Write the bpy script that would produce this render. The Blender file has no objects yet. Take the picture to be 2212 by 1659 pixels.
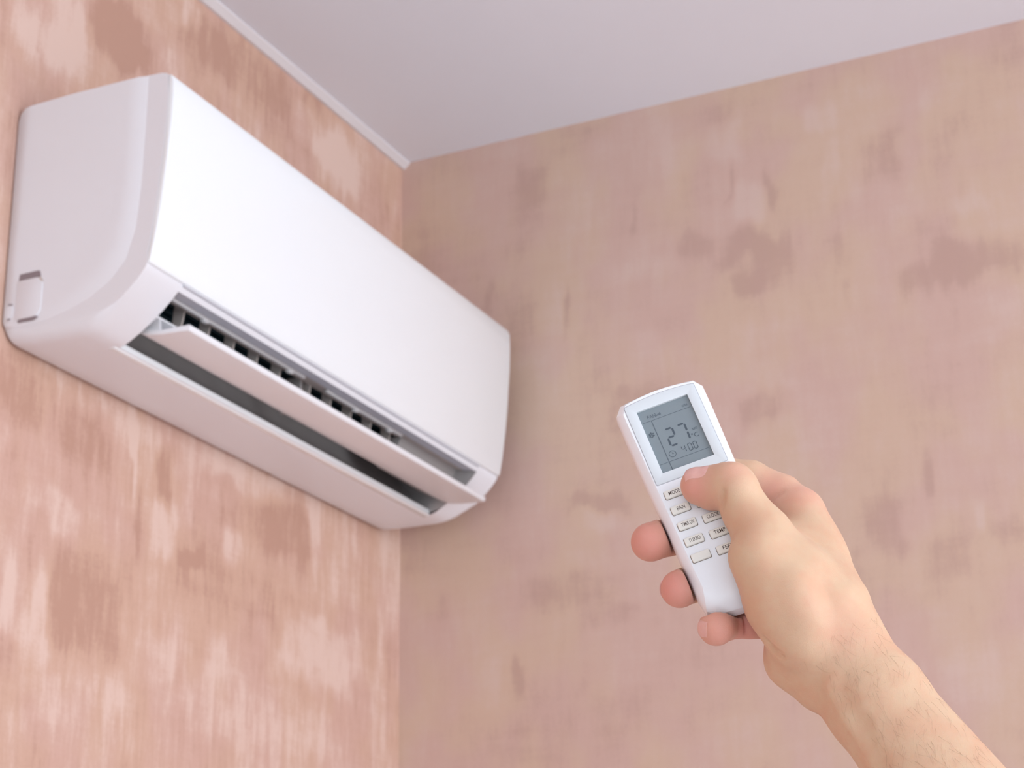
import bpy, bmesh, math, random
import numpy as np
from mathutils import Matrix, Vector

random.seed(4)
SC = bpy.context.scene
COL = SC.collection

# ------------------------------------------------------------------ camera, world, light, exposure
IMG_W, IMG_H = 2212.0, 1659.0
FPX = 4300.4
CAM_POS = Vector((1.34350, -2.45637, 1.19944))
RIGHT = Vector((0.90201594, 0.43148372, -0.0137497))
DOWN = Vector((-0.16118336, 0.30706505, -0.93793975))
FWD = Vector((-0.40048368, 0.84825283, 0.34652556))
CAM_M = Matrix(((RIGHT.x, -DOWN.x, -FWD.x, CAM_POS.x),
                (RIGHT.y, -DOWN.y, -FWD.y, CAM_POS.y),
                (RIGHT.z, -DOWN.z, -FWD.z, CAM_POS.z),
                (0, 0, 0, 1)))
cam_data = bpy.data.cameras.new('camera')
cam_data.sensor_width = 36.0
cam_data.lens = FPX * 36.0 / IMG_W
cam_data.clip_start = 0.05
cam_data.dof.use_dof = True
cam_data.dof.focus_distance = 0.985
cam_data.dof.aperture_fstop = 25.0
cam = bpy.data.objects.new('camera', cam_data)
COL.objects.link(cam)
cam.matrix_world = CAM_M
SC.camera = cam

world = bpy.data.worlds.new('world')
SC.world = world
world.use_nodes = True
bg = world.node_tree.nodes['Background']
bg.inputs['Color'].default_value = (0.80, 0.93, 1.0, 1)
bg.inputs['Strength'].default_value = 1.40


def area(name, loc, target, sx, sy, power, color):
    d = bpy.data.lights.new(name, 'AREA')
    d.shape = 'RECTANGLE'
    d.size, d.size_y, d.energy, d.color = sx, sy, power, color
    o = bpy.data.objects.new(name, d)
    COL.objects.link(o)
    o.location = loc
    o.rotation_euler = (Vector(target) - Vector(loc)).to_track_quat('-Z', 'Y').to_euler()
    return o


# daylight coming in through the big window on the right-hand side of the room
area('window_daylight', (4.6, -1.7, 1.75), (0.3, -1.0, 1.7), 2.4, 1.9, 74, (0.90, 0.945, 1.0))

vs = SC.view_settings
vs.view_transform = 'Standard'
vs.look = 'None'
vs.exposure = 0.06
vs.gamma = 1.0
vs.use_curve_mapping = False
SC.cycles.use_denoising = True
SC.cycles.max_bounces = 6
SC.cycles.diffuse_bounces = 3
SC.cycles.glossy_bounces = 2
SC.cycles.transmission_bounces = 2
SC.cycles.use_adaptive_sampling = True
SC.cycles.adaptive_threshold = 0.07

ROOM_H = 2.6


# ------------------------------------------------------------------ helpers
def srgb(r, g, b):
    f = lambda c: (c / 255 / 12.92) if c / 255 <= 0.04045 else ((c / 255 + 0.055) / 1.055) ** 2.4
    return (f(r), f(g), f(b), 1.0)


class NT:
    """small node-tree writer"""
    def __init__(self, name):
        self.m = bpy.data.materials.new(name)
        self.m.use_nodes = True
        self.t = self.m.node_tree
        self.b = self.t.nodes['Principled BSDF']

    def n(self, kind, **kw):
        nd = self.t.nodes.new(kind)
        for k, v in kw.items():
            setattr(nd, k, v)
        return nd

    def put(self, sock, v):
        if isinstance(v, bpy.types.NodeSocket):
            self.t.links.new(v, sock)
        else:
            sock.default_value = v

    def math(self, op, a, b=0.0, c=None, clamp=False):
        nd = self.n('ShaderNodeMath', operation=op, use_clamp=clamp)
        self.put(nd.inputs[0], a)
        self.put(nd.inputs[1], b)
        if c is not None:
            self.put(nd.inputs[2], c)
        return nd.outputs[0]

    def mix(self, fac, a, b):
        nd = self.n('ShaderNodeMix', data_type='RGBA')
        self.put(nd.inputs[0], fac)
        self.put(nd.inputs[6], a)
        self.put(nd.inputs[7], b)
        return nd.outputs[2]

    def smooth(self, v, lo, hi, a=0.0, b=1.0):
        nd = self.n('ShaderNodeMapRange', interpolation_type='SMOOTHSTEP')
        self.put(nd.inputs['Value'], v)
        self.put(nd.inputs['From Min'], lo)
        self.put(nd.inputs['From Max'], hi)
        self.put(nd.inputs['To Min'], a)
        self.put(nd.inputs['To Max'], b)
        return nd.outputs[0]

    def noise(self, vec, scale, detail=3.0, rough=0.55, dist=0.0):
        nd = self.n('ShaderNodeTexNoise')
        self.put(nd.inputs['Vector'], vec)
        nd.inputs['Scale'].default_value = scale
        nd.inputs['Detail'].default_value = detail
        nd.inputs['Roughness'].default_value = rough
        nd.inputs['Distortion'].default_value = dist
        return nd.outputs['Fac']

    def mapping(self, vec, scale=(1, 1, 1), loc=(0, 0, 0)):
        nd = self.n('ShaderNodeMapping')
        self.put(nd.inputs['Vector'], vec)
        nd.inputs['Scale'].default_value = scale
        nd.inputs['Location'].default_value = loc
        return nd.outputs[0]

    def bump(self, h, strength=0.2, dist=0.001):
        nd = self.n('ShaderNodeBump')
        nd.inputs['Strength'].default_value = strength
        nd.inputs['Distance'].default_value = dist
        self.put(nd.inputs['Height'], h)
        self.t.links.new(nd.outputs[0], self.b.inputs['Normal'])

    def coord(self):
        return self.n('ShaderNodeTexCoord').outputs['Object']

    def set(self, **kw):
        for k, v in kw.items():
            self.put(self.b.inputs[k.replace('_', ' ')], v)
        return self.m


def plastic(name, rgb, rough=0.4, spec=0.5, var=0.03, coat=0.0):
    w = NT(name)
    c = w.coord()
    nz = w.noise(c, 9.0, 2)
    base = srgb(*rgb)
    lo = tuple(x * (1 - var) for x in base[:3]) + (1,)
    w.set(Base_Color=w.mix(nz, lo, base), Roughness=rough, Specular_IOR_Level=spec, Coat_Weight=coat)
    w.bump(w.noise(c, 900.0, 2), 0.04, 0.0002)
    return w.m


def mesh_obj(name, verts, faces, mat, parent=None, smooth=False, angle=None):
    me = bpy.data.meshes.new(name)
    me.from_pydata([tuple(v) for v in verts], [], [tuple(f) for f in faces])
    bm = bmesh.new()
    bm.from_mesh(me)
    bmesh.ops.recalc_face_normals(bm, faces=bm.faces)
    bm.to_mesh(me)
    bm.free()
    if smooth:
        me.polygons.foreach_set('use_smooth', [True] * len(me.polygons))
        if angle is not None:
            me.set_sharp_from_angle(angle=math.radians(angle))
    me.materials.append(mat)
    o = bpy.data.objects.new(name, me)
    COL.objects.link(o)
    o.parent = parent
    return o


def box_vf(x0, x1, y0, y1, z0, z1):
    v = [(x0, y0, z0), (x1, y0, z0), (x1, y1, z0), (x0, y1, z0), (x0, y0, z1), (x1, y0, z1), (x1, y1, z1), (x0, y1, z1)]
    f = [(3, 2, 1, 0), (4, 5, 6, 7), (0, 1, 5, 4), (1, 2, 6, 5), (2, 3, 7, 6), (3, 0, 4, 7)]
    return v, f


def box_obj(name, x0, x1, y0, y1, z0, z1, mat, parent=None, bevel=0.0, seg=2):
    v, f = box_vf(x0, x1, y0, y1, z0, z1)
    o = mesh_obj(name, v, f, mat, parent)
    if bevel:
        bm = bmesh.new()
        bm.from_mesh(o.data)
        bmesh.ops.bevel(bm, geom=list(bm.edges), offset=bevel, segments=seg, affect='EDGES', profile=0.5)
        bm.to_mesh(o.data)
        bm.free()
        o.data.polygons.foreach_set('use_smooth', [True] * len(o.data.polygons))
        o.data.set_sharp_from_angle(angle=math.radians(40))
    return o


def prism_y(name, pts, y0, y1, mat, parent=None, bevel=0.0, smooth=False, angle=35):
    """closed xz outline extruded along y"""
    n = len(pts)
    v = [(x, y0, z) for x, z in pts] + [(x, y1, z) for x, z in pts]
    f = [tuple(range(n)), tuple(range(2 * n - 1, n - 1, -1))]
    f += [(i, (i + 1) % n, n + (i + 1) % n, n + i) for i in range(n)]
    o = mesh_obj(name, v, f, mat, parent)
    if bevel:
        bm = bmesh.new()
        bm.from_mesh(o.data)
        es = [e for e in bm.edges if e.calc_face_angle(0) > math.radians(30)]
        bmesh.ops.bevel(bm, geom=es, offset=bevel, segments=2, affect='EDGES', profile=0.5, clamp_overlap=True)
        bm.to_mesh(o.data)
        bm.free()
    if smooth or bevel:
        o.data.polygons.foreach_set('use_smooth', [True] * len(o.data.polygons))
        o.data.set_sharp_from_angle(angle=math.radians(angle))
    return o


def tag(o, label, cat=None, kind=None, group=None):
    o['label'] = label
    if cat:
        o['category'] = cat
    if kind:
        o['kind'] = kind
    if group:
        o['group'] = group
    return o


def empty(name, M):
    o = bpy.data.objects.new(name, None)
    o.empty_display_size = 0.05
    COL.objects.link(o)
    o.matrix_world = M
    return o


# ------------------------------------------------------------------ materials of the setting
def plaster(name, axis, light, base, dark, contrast, seed, k_streak, k_patch):
    """brushed decorative plaster: ragged vertical trowel strokes over a rosy ground.
    The mesh attribute 'tone' says where the plasterer left pale (+) and bare dark (-) passages, and paints in shade above the air conditioner."""
    w = NT(name)
    c = w.coord()
    sep = w.n('ShaderNodeSeparateXYZ')
    w.put(sep.inputs[0], c)
    comb = w.n('ShaderNodeCombineXYZ')
    w.put(comb.inputs[0], sep.outputs[axis])
    w.put(comb.inputs[1], sep.outputs[2])
    comb.inputs[2].default_value = seed
    p = comb.outputs[0]
    tone = w.n('ShaderNodeAttribute', attribute_name='tone').outputs['Fac']
    patch = w.noise(w.mapping(p, (1.0, 0.6, 1)), 7.5, 3.0, 0.6, 0.2)
    streak = w.noise(w.mapping(p, (1.0, 0.13, 1)), 85.0, 3.0, 0.7)
    cross = w.noise(w.mapping(p, (0.25, 1.0, 1), (1.7, 9.2, 0)), 45.0, 2.0, 0.6)
    grain = w.noise(p, 240.0, 2.0, 0.7)
    s = w.math('MULTIPLY_ADD', streak, k_streak, -0.5 * k_streak)
    s = w.math('ADD', s, w.math('MULTIPLY_ADD', patch, k_patch, -0.5 * k_patch))
    s = w.math('ADD', s, w.math('MULTIPLY_ADD', cross, 0.30, -0.15))
    s = w.math('ADD', s, w.math('MULTIPLY_ADD', grain, 0.30, -0.15))
    s = w.math('ADD', s, w.math('MULTIPLY', tone, 0.42))
    lite = w.smooth(s, -0.04, 0.34)
    dk = w.smooth(s, 0.0, -0.38)
    hue = w.smooth(w.noise(w.mapping(p, (1, 0.7, 1), (4, 4, 0)), 9.0, 2.0), 0.38, 0.62)
    ground = w.mix(hue, srgb(*base[0]), srgb(*base[1]))
    col = w.mix(w.math('MULTIPLY', dk, contrast), ground, srgb(*dark))
    col = w.mix(w.math('MULTIPLY', lite, contrast), col, srgb(*light))
    w.set(Base_Color=col, Roughness=0.72, Specular_IOR_Level=0.25)
    w.bump(w.math('MULTIPLY', grain, 0.5), 0.3, 0.0010)
    return w.m


MAT_WALL_L = plaster('plaster_brushed_bright', 1, (231, 200, 187), ((214, 174, 154), (213, 172, 157)), (193, 150, 132), 0.88, 3.7, 0.95, 0.7)
MAT_WALL_B = plaster('plaster_brushed_rose', 0, (223, 195, 184), ((217, 185, 165), (215, 180, 168)), (194, 158, 146), 0.66, 11.2, 0.45, 0.85)

w = NT('ceiling_paint')
cc = w.coord()
w.set(Base_Color=w.mix(w.noise(cc, 2.0, 2), srgb(238, 238, 246), srgb(243, 243, 250)), Roughness=0.75, Specular_IOR_Level=0.2)
w.bump(w.noise(cc, 260, 3), 0.08, 0.0008)
MAT_CEIL = w.m
w = NT('trim_paint')
cc = w.coord()
w.set(Base_Color=w.mix(w.noise(cc, 12.0, 2), srgb(228, 219, 221), srgb(233, 226, 227)), Roughness=0.5)
MAT_TRIM = w.m
w = NT('floor_wood_bounce')
cc = w.coord()
fl = w.noise(w.mapping(cc, (1, 9, 1)), 3.0, 5, 0.6)
w.set(Base_Color=w.mix(fl, srgb(226, 221, 223), srgb(236, 232, 234)), Roughness=0.5)  # unseen floor, kept pale to bounce light onto ceiling and underside
MAT_FLOOR = w.m

# ------------------------------------------------------------------ the setting
RX, RY = 5.2, -5.2
def wall_box(name, x0, x1, y0, y1, z0, z1, mat, label):
    o = box_obj(name, x0, x1, y0, y1, z0, z1, mat)
    tag(o, label, kind='structure')
    return o

def wall_hit(px, py, ax):
    """point of the wall plane (coordinate ax = 0) seen at a spot of the photograph, used to lay out the plaster passages"""
    d = RIGHT * ((px - IMG_W / 2) / FPX) + DOWN * ((py - IMG_H / 2) / FPX) + FWD
    t = -CAM_POS[ax] / d[ax]
    return CAM_POS + d * t


def plaster_wall(name, ax, h0, h1, marks, mat, label, step=0.006):
    """wall slab whose room side carries a fine grid near the corner; marks = pale and dark passages"""
    hx = 1 - ax
    n_h, n_z = int(abs(h1 - h0) / step), int((ROOM_H - 1.4) / step)
    H = np.linspace(h0, h1, n_h + 1)
    Zs = np.linspace(1.4, ROOM_H, n_z + 1)
    hh, zz = np.meshgrid(H, Zs, indexing='ij')
    tone = np.zeros_like(hh)
    rng = np.random.default_rng(5)
    def wobble(n1, n2, size):
        g = rng.normal(0, size, (n1 + 2, n2 + 2))
        a = np.linspace(0, n1, hh.shape[0])
        b = np.linspace(0, n2, hh.shape[1])
        i, k = a.astype(int)[:, None], b.astype(int)[None, :]
        fa, fb = (a - a.astype(int))[:, None], (b - b.astype(int))[None, :]
        return (g[i, k] * (1 - fa) * (1 - fb) + g[i + 1, k] * fa * (1 - fb) + g[i, k + 1] * (1 - fa) * fb + g[i + 1, k + 1] * fa * fb)
    wob1 = wobble(40, 40, 0.006) + wobble(110, 14, 0.004)
    wob2 = wobble(40, 40, 0.008) + wobble(120, 10, 0.006)
    for (px, py, hw, hv, amp) in marks:
        c = wall_hit(px, py, ax)
        e = wall_hit(px + hw, py, ax)
        f = wall_hit(px, py + hv, ax)
        rw, rz = abs(e[hx] - c[hx]) + 0.002, abs(f[2] - c[2]) + 0.002
        a = np.abs(hh + wob1 - c[hx]) / rw
        b = np.abs(zz + wob2 - c[2]) / rz
        sm = lambda q, lo, hi: np.clip((hi - q) / (hi - lo), 0, 1)
        tone += amp * sm(a, 0.7, 1.2) * sm(b, 0.55, 1.35)
    co = np.zeros(hh.shape + (3,))
    co[..., hx] = hh
    co[..., 2] = zz
    verts = co.reshape(-1, 3).tolist()
    faces = []
    m = n_z + 1
    for i in range(n_h):
        for k in range(n_z):
            a = i * m + k
            faces.append((a, a + m, a + m + 1, a + 1))
    far = RY if ax == 0 else RX
    def quad(ha, hb, za, zb, depth=0.0):
        b = len(verts)
        for (q, z_) in ((ha, za), (hb, za), (hb, zb), (ha, zb)):
            v = [0.0, 0.0, z_]
            v[hx] = q
            v[ax] = depth
            verts.append(v)
        faces.append((b, b + 1, b + 2, b + 3))
    quad(h1, far, 0, ROOM_H)
    quad(0.0, h1, 0, 1.4)
    th = -0.12 if ax == 0 else 0.12
    quad(0.0, far, 0, ROOM_H, th)
    b = len(verts)
    for (q, z_) in ((0.0, 0), (far, 0), (far, ROOM_H), (0.0, ROOM_H)):
        for dp in (0.0, th):
            v = [0.0, 0.0, z_]
            v[hx] = q
            v[ax] = dp
            verts.append(v)
    for k in range(4):
        p_, q_ = b + 2 * k, b + 2 * ((k + 1) % 4)
        faces.append((p_, q_, q_ + 1, p_ + 1))
    o = mesh_obj(name, verts, faces, mat)
    at = o.data.attributes.new('tone', 'FLOAT', 'POINT')
    full = np.zeros(len(verts), np.float32)
    full[:tone.size] = tone.reshape(-1)
    at.data.foreach_set('value', full)
    return tag(o, label, kind='structure')


MARKS_L = [(146, 73, 42, 90, .9), (61, 61, 25, 60, .7), (419, 30, 25, 28, .7), (692, 293, 55, 45, .8), (732, 358, 45, 45, .8), (252, 61, 58, 65, -1.1), (285, 110, 40, 30, -.8), (386, 85, 35, 40, -.5),
           (570, 190, 140, 60, -.45), (480, 110, 50, 40, -.3), (820, 400, 25, 60, -.3), (20, 330, 18, 120, -.25),  # first broad dark mark is painted shade above the air conditioner
           (283, 989, 9, 90, 1.0), (358, 1134, 28, 60, .8), (497, 1190, 22, 40, .8), (133, 1116, 45, 40, .6), (75, 1365, 28, 110, .8), (17, 1278, 12, 100, .8), (694, 1411, 80, 60, .75), (347, 1434, 25, 60, .6),
           (474, 1440, 30, 40, .5), (676, 1162, 12, 70, .9), (560, 1040, 130, 35, .6), (462, 1538, 60, 50, .4), (115, 787, 30, 30, .5), (248, 1509, 25, 60, .4), (300, 930, 90, 30, .3), (740, 1190, 30, 60, .3),
           (90, 1540, 60, 60, .4), (640, 1590, 80, 50, .35), (820, 1350, 12, 250, .35), (845, 1250, 18, 120, .3),
           (613, 1139, 60, 65, -.9), (358, 1023, 12, 70, -.9), (190, 943, 45, 50, -.55), (185, 1307, 75, 100, -.75), (520, 1278, 120, 60, -.3), (416, 1208, 25, 25, -.7), (300, 1116, 6, 70, -.8), (653, 1451, 18, 90, -.3),
           (40, 830, 40, 40, -.4), (60, 900, 50, 30, -.3)]
MARKS_B = [(1618, 522, 55, 35, -.9), (1667, 565, 40, 50, -.8), (1618, 607, 30, 28, -.7), (1502, 534, 45, 22, -.7), (1661, 406, 14, 45, -.8), (1575, 393, 8, 45, -.7), (1893, 345, 45, 50, -.7), (2131, 546, 90, 40, -.9),
           (2003, 595, 70, 35, -.7), (1642, 876, 60, 28, -.8), (1135, 699, 30, 45, -.6), (1221, 680, 6, 60, -.8), (1147, 400, 40, 50, -.5), (952, 528, 60, 70, -.3), (1373, 467, 6, 60, -.5), (1810, 520, 8, 50, -.4), (1835, 640, 8, 40, -.5),
           (2015, 1022, 12, 50, -.9), (1899, 1132, 50, 45, -.6), (2052, 1206, 60, 60, -.6), (2174, 1144, 40, 40, -.5), (1227, 1273, 110, 35, -.6), (1312, 1328, 60, 25, -.6), (1288, 1090, 70, 20, -.6), (952, 1328, 15, 40, -.5),
           (1123, 1450, 6, 40, -.8), (1343, 1542, 60, 50, -.3), (1060, 640, 8, 40, -.5), (1380, 860, 60, 20, -.4), (900, 1180, 40, 60, -.3), (1290, 280, 30, 20, -.3), (1540, 240, 50, 25, -.3), (2030, 330, 20, 40, -.3),
           (1563, 314, 35, 35, .6), (1612, 442, 25, 40, .6), (1771, 247, 35, 30, .5), (2143, 680, 60, 60, .4), (2125, 1126, 5, 40, .8), (1300, 1132, 30, 20, .6), (1593, 1603, 70, 50, .4), (1640, 720, 60, 40, .3), (2040, 200, 40, 40, .4),
           (2080, 420, 40, 30, .5), (1950, 460, 40, 30, .3), (1420, 560, 60, 30, .3), (1030, 1500, 60, 60, .3), (1430, 760, 50, 40, .3), (2100, 1480, 60, 60, .35), (1790, 380, 12, 70, .4), (1250, 480, 30, 60, .3), (1450, 350, 20, 60, .3)]
plaster_wall('wall_left', 0, 0.0, -1.30, MARKS_L, MAT_WALL_L, 'rosy brushed plaster wall behind the air conditioner')
plaster_wall('wall_back', 1, 0.0, 1.30, MARKS_B, MAT_WALL_B, 'rosy brushed plaster wall behind the hand')
wall_box('ceiling', -0.12, RX, RY, 0.12, ROOM_H, ROOM_H + 0.12, MAT_CEIL, 'plain pale grey white ceiling')
wall_box('floor', -0.12, RX, RY, 0.12, -0.12, 0, MAT_FLOOR, 'pale wooden floor below the picture, toned to bounce light up')
o = prism_y('trim_1', [(0.0, ROOM_H - 0.010), (0.0045, ROOM_H - 0.010), (0.0135, ROOM_H - 0.0025), (0.0135, ROOM_H), (0.0, ROOM_H)], RY, 0.0, MAT_TRIM)
tag(o, 'narrow white ceiling trim strip above the air conditioner', kind='structure')
# ------------------------------------------------------------------ air conditioner
MAT_AC = plastic('casing_plastic', (238, 236, 241), 0.38, 0.5, 0.012)
MAT_PANEL = plastic('front_panel_gloss', (246, 247, 250), 0.22, 0.5, 0.008, 0.2)
MAT_DUCT = plastic('duct_plastic', (176, 168, 166), 0.6, 0.3, 0.06)
MAT_TAUPE = plastic('deflector_plastic', (216, 203, 197), 0.6, 0.3, 0.1)
MAT_FAN = plastic('fan_dark_plastic', (28, 58, 70), 0.55, 0.4, 0.2)
MAT_SLOT_SHADE = plastic('slot_shade_grey', (150, 136, 140), 0.6, 0.3, 0.08)
MAT_RAIL = plastic('rail_plastic', (244, 240, 240), 0.5, 0.3, 0.04)
MAT_GAP_SHADE = plastic('panel_gap_shade_grey', (214, 213, 220), 0.5, 0.3, 0.03)
MAT_LAV = plastic('duct_lip_lavender_grey', (232, 231, 240), 0.5, 0.3, 0.02)
MAT_FLAP = plastic('flap_plastic', (240, 238, 242), 0.35, 0.5, 0.012)

YL, YR = -0.8963, -0.0535
RIM = 0.0045
ac = empty('air_conditioner', Matrix.Translation((0.0, (YL + YR) / 2, 1.986)))
tag(ac, 'white wall mounted air conditioner with open flap on the left wall', 'air conditioner')
AC_O = Vector((0.0, (YL + YR) / 2, 1.986))


def to_ac(o):
    o.data.transform(Matrix.Translation(-AC_O))
    o.parent = ac
    return o


def to_ac_child(o, parent):
    o.data.transform(Matrix.Translation(-AC_O))
    o.parent = parent
    return o


PROF = [(0.0005, 2.255), (0.0020, 2.2625), (0.0065, 2.2685), (0.013, 2.2708), (0.055, 2.2722), (0.11, 2.2722), (0.165, 2.2710), (0.190, 2.2698),
        (0.1965, 2.2680), (0.1990, 2.2635), (0.2005, 2.240), (0.1995, 2.206), (0.1970, 2.1735), (0.1936, 2.131), (0.1888, 2.089), (0.1838, 2.058),
        (0.1846, 2.0478), (0.1832, 2.0430), (0.1800, 2.0385), (0.1723, 2.0300), (0.1615, 2.0200), (0.1501, 2.0107), (0.1360, 2.0010), (0.1218, 1.9925), (0.1150, 1.9892), (0.1070, 1.9868),
        (0.095, 1.9858), (0.060, 1.9862), (0.030, 1.9872), (0.012, 1.9886), (0.004, 1.9915), (0.0005, 1.998)]
I_OPEN0, I_OPEN1 = 18, 25


def bottom_raise(i, t):
    """round the underside up towards the end walls, t = 0 inside .. 1 at the end"""
    x, z = PROF[i]
    if i < 22:
        return x, z
    wgt = min(1.0, (i - 21) / 4.0)
    r = 0.015
    return x, z + r * (1 - math.sqrt(max(0.0, 1 - t * t))) * wgt


OY0, OY1 = -0.828, -0.110
ys = []
for t in (1.0, 0.93, 0.8, 0.6, 0.35, 0.0):
    ys.append((YL + RIM + 0.020 * (1 - t), t))
ys += [(OY0, 0.0), (-0.65, 0), (-0.47, 0), (-0.29, 0), (OY1, 0.0)]
for t in (0.0, 0.35, 0.6, 0.8, 0.93, 1.0):
    ys.append((YR - 0.020 * (1 - t), t))
NP = len(PROF)
verts, faces = [], []
for y, t in ys:
    for i in range(NP):
        x, z = bottom_raise(i, t)
        verts.append((x, y, z))
for j in range(len(ys) - 1):
    for i in range(NP):
        a, b = j * NP + i, j * NP + (i + 1) % NP
        hole = I_OPEN0 <= i < I_OPEN1 and ys[j][0] > OY0 - 1e-6 and ys[j + 1][0] < OY1 + 1e-6
        if not hole:
            faces.append((a, b, b + NP, a + NP))
faces.append(tuple(range(NP)))
faces.append(tuple((len(ys) - 1) * NP + i for i in range(NP)))
o = to_ac(mesh_obj('casing', verts, faces, MAT_AC, None, True, 32))

# raised field of the end wall, its sloping front band catches the light
plate_in = [(0.0022, 2.253), (0.0045, 2.2620), (0.010, 2.2680), (0.018, 2.2695), (0.080, 2.2705), (0.1495, 2.2695), (0.1500, 2.200), (0.1498, 2.150), (0.1465, 2.110), (0.1385, 2.078),
            (0.122, 2.055), (0.100, 2.040), (0.080, 2.029), (0.060, 2.021), (0.035, 2.0135), (0.015, 2.0085), (0.006, 2.0070), (0.0022, 2.012)]
plate_out = [(0.0008, 2.254), (0.0025, 2.2622), (0.0075, 2.2684), (0.018, 2.2703), (0.080, 2.2715), (0.1740, 2.2703), (0.1735, 2.200), (0.1722, 2.140), (0.1680, 2.090), (0.1570, 2.054),
             (0.137, 2.034), (0.1130, 2.020), (0.088, 2.012), (0.063, 2.007), (0.036, 2.0045), (0.014, 2.0040), (0.003, 2.0045), (0.0008, 2.010)]
n = len(plate_in)
mid = [((a[0] * 0.45 + b[0] * 0.55), (a[1] * 0.45 + b[1] * 0.55)) for a, b in zip(plate_in, plate_out)]
verts = [(x, YL + RIM + 0.0002, z) for x, z in plate_out] + [(x, YL + 0.0012, z) for x, z in mid] + [(x, YL, z) for x, z in plate_in]
faces = [tuple(range(2 * n, 3 * n))]
for k in (0, 1):
    faces += [(k * n + i, k * n + (i + 1) % n, (k + 1) * n + (i + 1) % n, (k + 1) * n + i) for i in range(n)]
side = to_ac(mesh_obj('side_panel', verts, faces, MAT_AC, None, True, 60))

# pipe knock-out cover and grey strips painted as the shade in the slots round it
def rrect(x0, x1, z0, z1, r, seg=5, corners=(1, 1, 1, 1)):
    out = []
    for (cx, cz, a0, on) in ((x1 - r, z1 - r, 0, corners[0]), (x0 + r, z1 - r, 90, corners[1]), (x0 + r, z0 + r, 180, corners[2]), (x1 - r, z0 + r, 270, corners[3])):
        if on:
            for k in range(seg + 1):
                a = math.radians(a0 + 90 * k / seg)
                out.append((cx + r * math.cos(a), cz + r * math.sin(a)))
        else:
            sx = 1 if a0 in (0, 270) else -1
            sz = 1 if a0 in (0, 90) else -1
            out.append((cx + sx * r, cz + sz * r))
    return out

oc = to_ac(prism_y('knockout_cover', rrect(0.0185, 0.0525, 2.0105, 2.0555, 0.010, 5, (1, 0, 0, 1)), YL - 0.0008, YL + 0.003, MAT_AC, None, 0.0004))
tag(oc, 'small rounded pipe knock-out cover low on the end wall')
to_ac_child(prism_y('slot_shade', [(0.0200, 2.0560), (0.0440, 2.0560), (0.0500, 2.0545), (0.0480, 2.0625), (0.0455, 2.0635), (0.0210, 2.0635)], YL - 0.0003, YL + 0.003, MAT_SLOT_SHADE), oc)
to_ac_child(prism_y('slot_shade', [(0.0225, 2.0070), (0.0420, 2.0072), (0.0480, 2.0096), (0.0455, 2.0110), (0.0225, 2.0103)], YL - 0.0003, YL + 0.003, MAT_SLOT_SHADE), oc)
to_ac_child(prism_y('slot_shade', [(0.0475, 2.0535), (0.0520, 2.0490), (0.0535, 2.0505), (0.0495, 2.0560)], YL - 0.0010, YL + 0.003, MAT_TAUPE), oc)
sc_ = to_ac(prism_y('screw_cap', rrect(0.0040, 0.0150, 2.0140, 2.0290, 0.004), YL - 0.0006, YL + 0.003, MAT_AC, None, 0.0003))
to_ac_child(prism_y('slot_shade', [(0.0075, 2.0285), (0.0130, 2.0270), (0.0140, 2.0300), (0.0090, 2.0315)], YL - 0.0004, YL + 0.003, MAT_SLOT_SHADE), sc_)
to_ac_child(prism_y('slot_shade', [(0.0080, 2.0120), (0.0120, 2.0122), (0.0120, 2.0138), (0.0080, 2.0136)], YL - 0.0004, YL + 0.003, MAT_SLOT_SHADE), sc_)

# front panel: a bowed plate
front = [(0.1868, 2.0465), (0.1885, 2.0495), (0.1920, 2.0690), (0.1951, 2.0887), (0.1980, 2.1100), (0.2003, 2.1307), (0.2023, 2.1520), (0.2038, 2.1735), (0.2062, 2.206), (0.2072, 2.2392), (0.2068, 2.2560), (0.2045, 2.2635), (0.1995, 2.2668)]
back = [(0.1990, 2.2640), (0.1995, 2.2392), (0.1988, 2.206), (0.1965, 2.1735), (0.1930, 2.1307), (0.1882, 2.0887), (0.1832, 2.0560), (0.1838, 2.0465)]
pan = to_ac(prism_y('front_panel', front + back, YL + RIM + 0.0003, YR + 0.0006, MAT_PANEL, None, 0.0016, angle=50))
tag(pan, 'glossy white bowed front panel')

# grey strip painted as the shade in the groove below the panel
to_ac(box_obj('panel_gap_shade', 0.1815, 0.1866, OY0 + 0.002, OY1 - 0.004, 2.0438, 2.0462, MAT_GAP_SHADE))

# air duct behind the opening
def duct(name, pts, mat, y0=OY0, y1=OY1, th=0.002):
    """an open sheet bent along y, with a little thickness"""
    out = []
    m = len(pts)
    for i, (x, z) in enumerate(pts):
        a = pts[max(i - 1, 0)]
        b = pts[min(i + 1, m - 1)]
        dx, dz = b[0] - a[0], b[1] - a[1]
        l = math.hypot(dx, dz)
        out.append((x - dz / l * th, z + dx / l * th))
    return to_ac(prism_y(name, list(pts) + out[::-1], y0, y1, mat, None, 0, True, 30))

duct('duct_lip', [(0.1800, 2.0385), (0.1700, 2.0412), (0.1590, 2.0438)], MAT_LAV, th=-0.003)
duct('duct_upper_wall', [(0.1600, 2.0436), (0.1500, 2.0455), (0.1400, 2.0480), (0.1290, 2.0600), (0.1270, 2.1100)], MAT_TAUPE, th=-0.002)
duct('duct_lower_wall', [(0.1010, 1.9905), (0.0850, 2.0050), (0.0650, 2.0300), (0.0520, 2.0600), (0.0480, 2.0950)], MAT_DUCT, th=0.002)
endp = [(0.1800, 2.0385), (0.1728, 2.0470), (0.1500, 2.0700), (0.1290, 2.1100), (0.0480, 2.1100), (0.0480, 2.0950), (0.0520, 2.0600), (0.0650, 2.0300), (0.0850, 2.0050), (0.1010, 1.9890), (0.1218, 1.9935), (0.1501, 2.0117), (0.1723, 2.031)]
to_ac(prism_y('duct_end_wall', endp, OY0 - 0.002, OY0 + 0.0008, MAT_DUCT))
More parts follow.
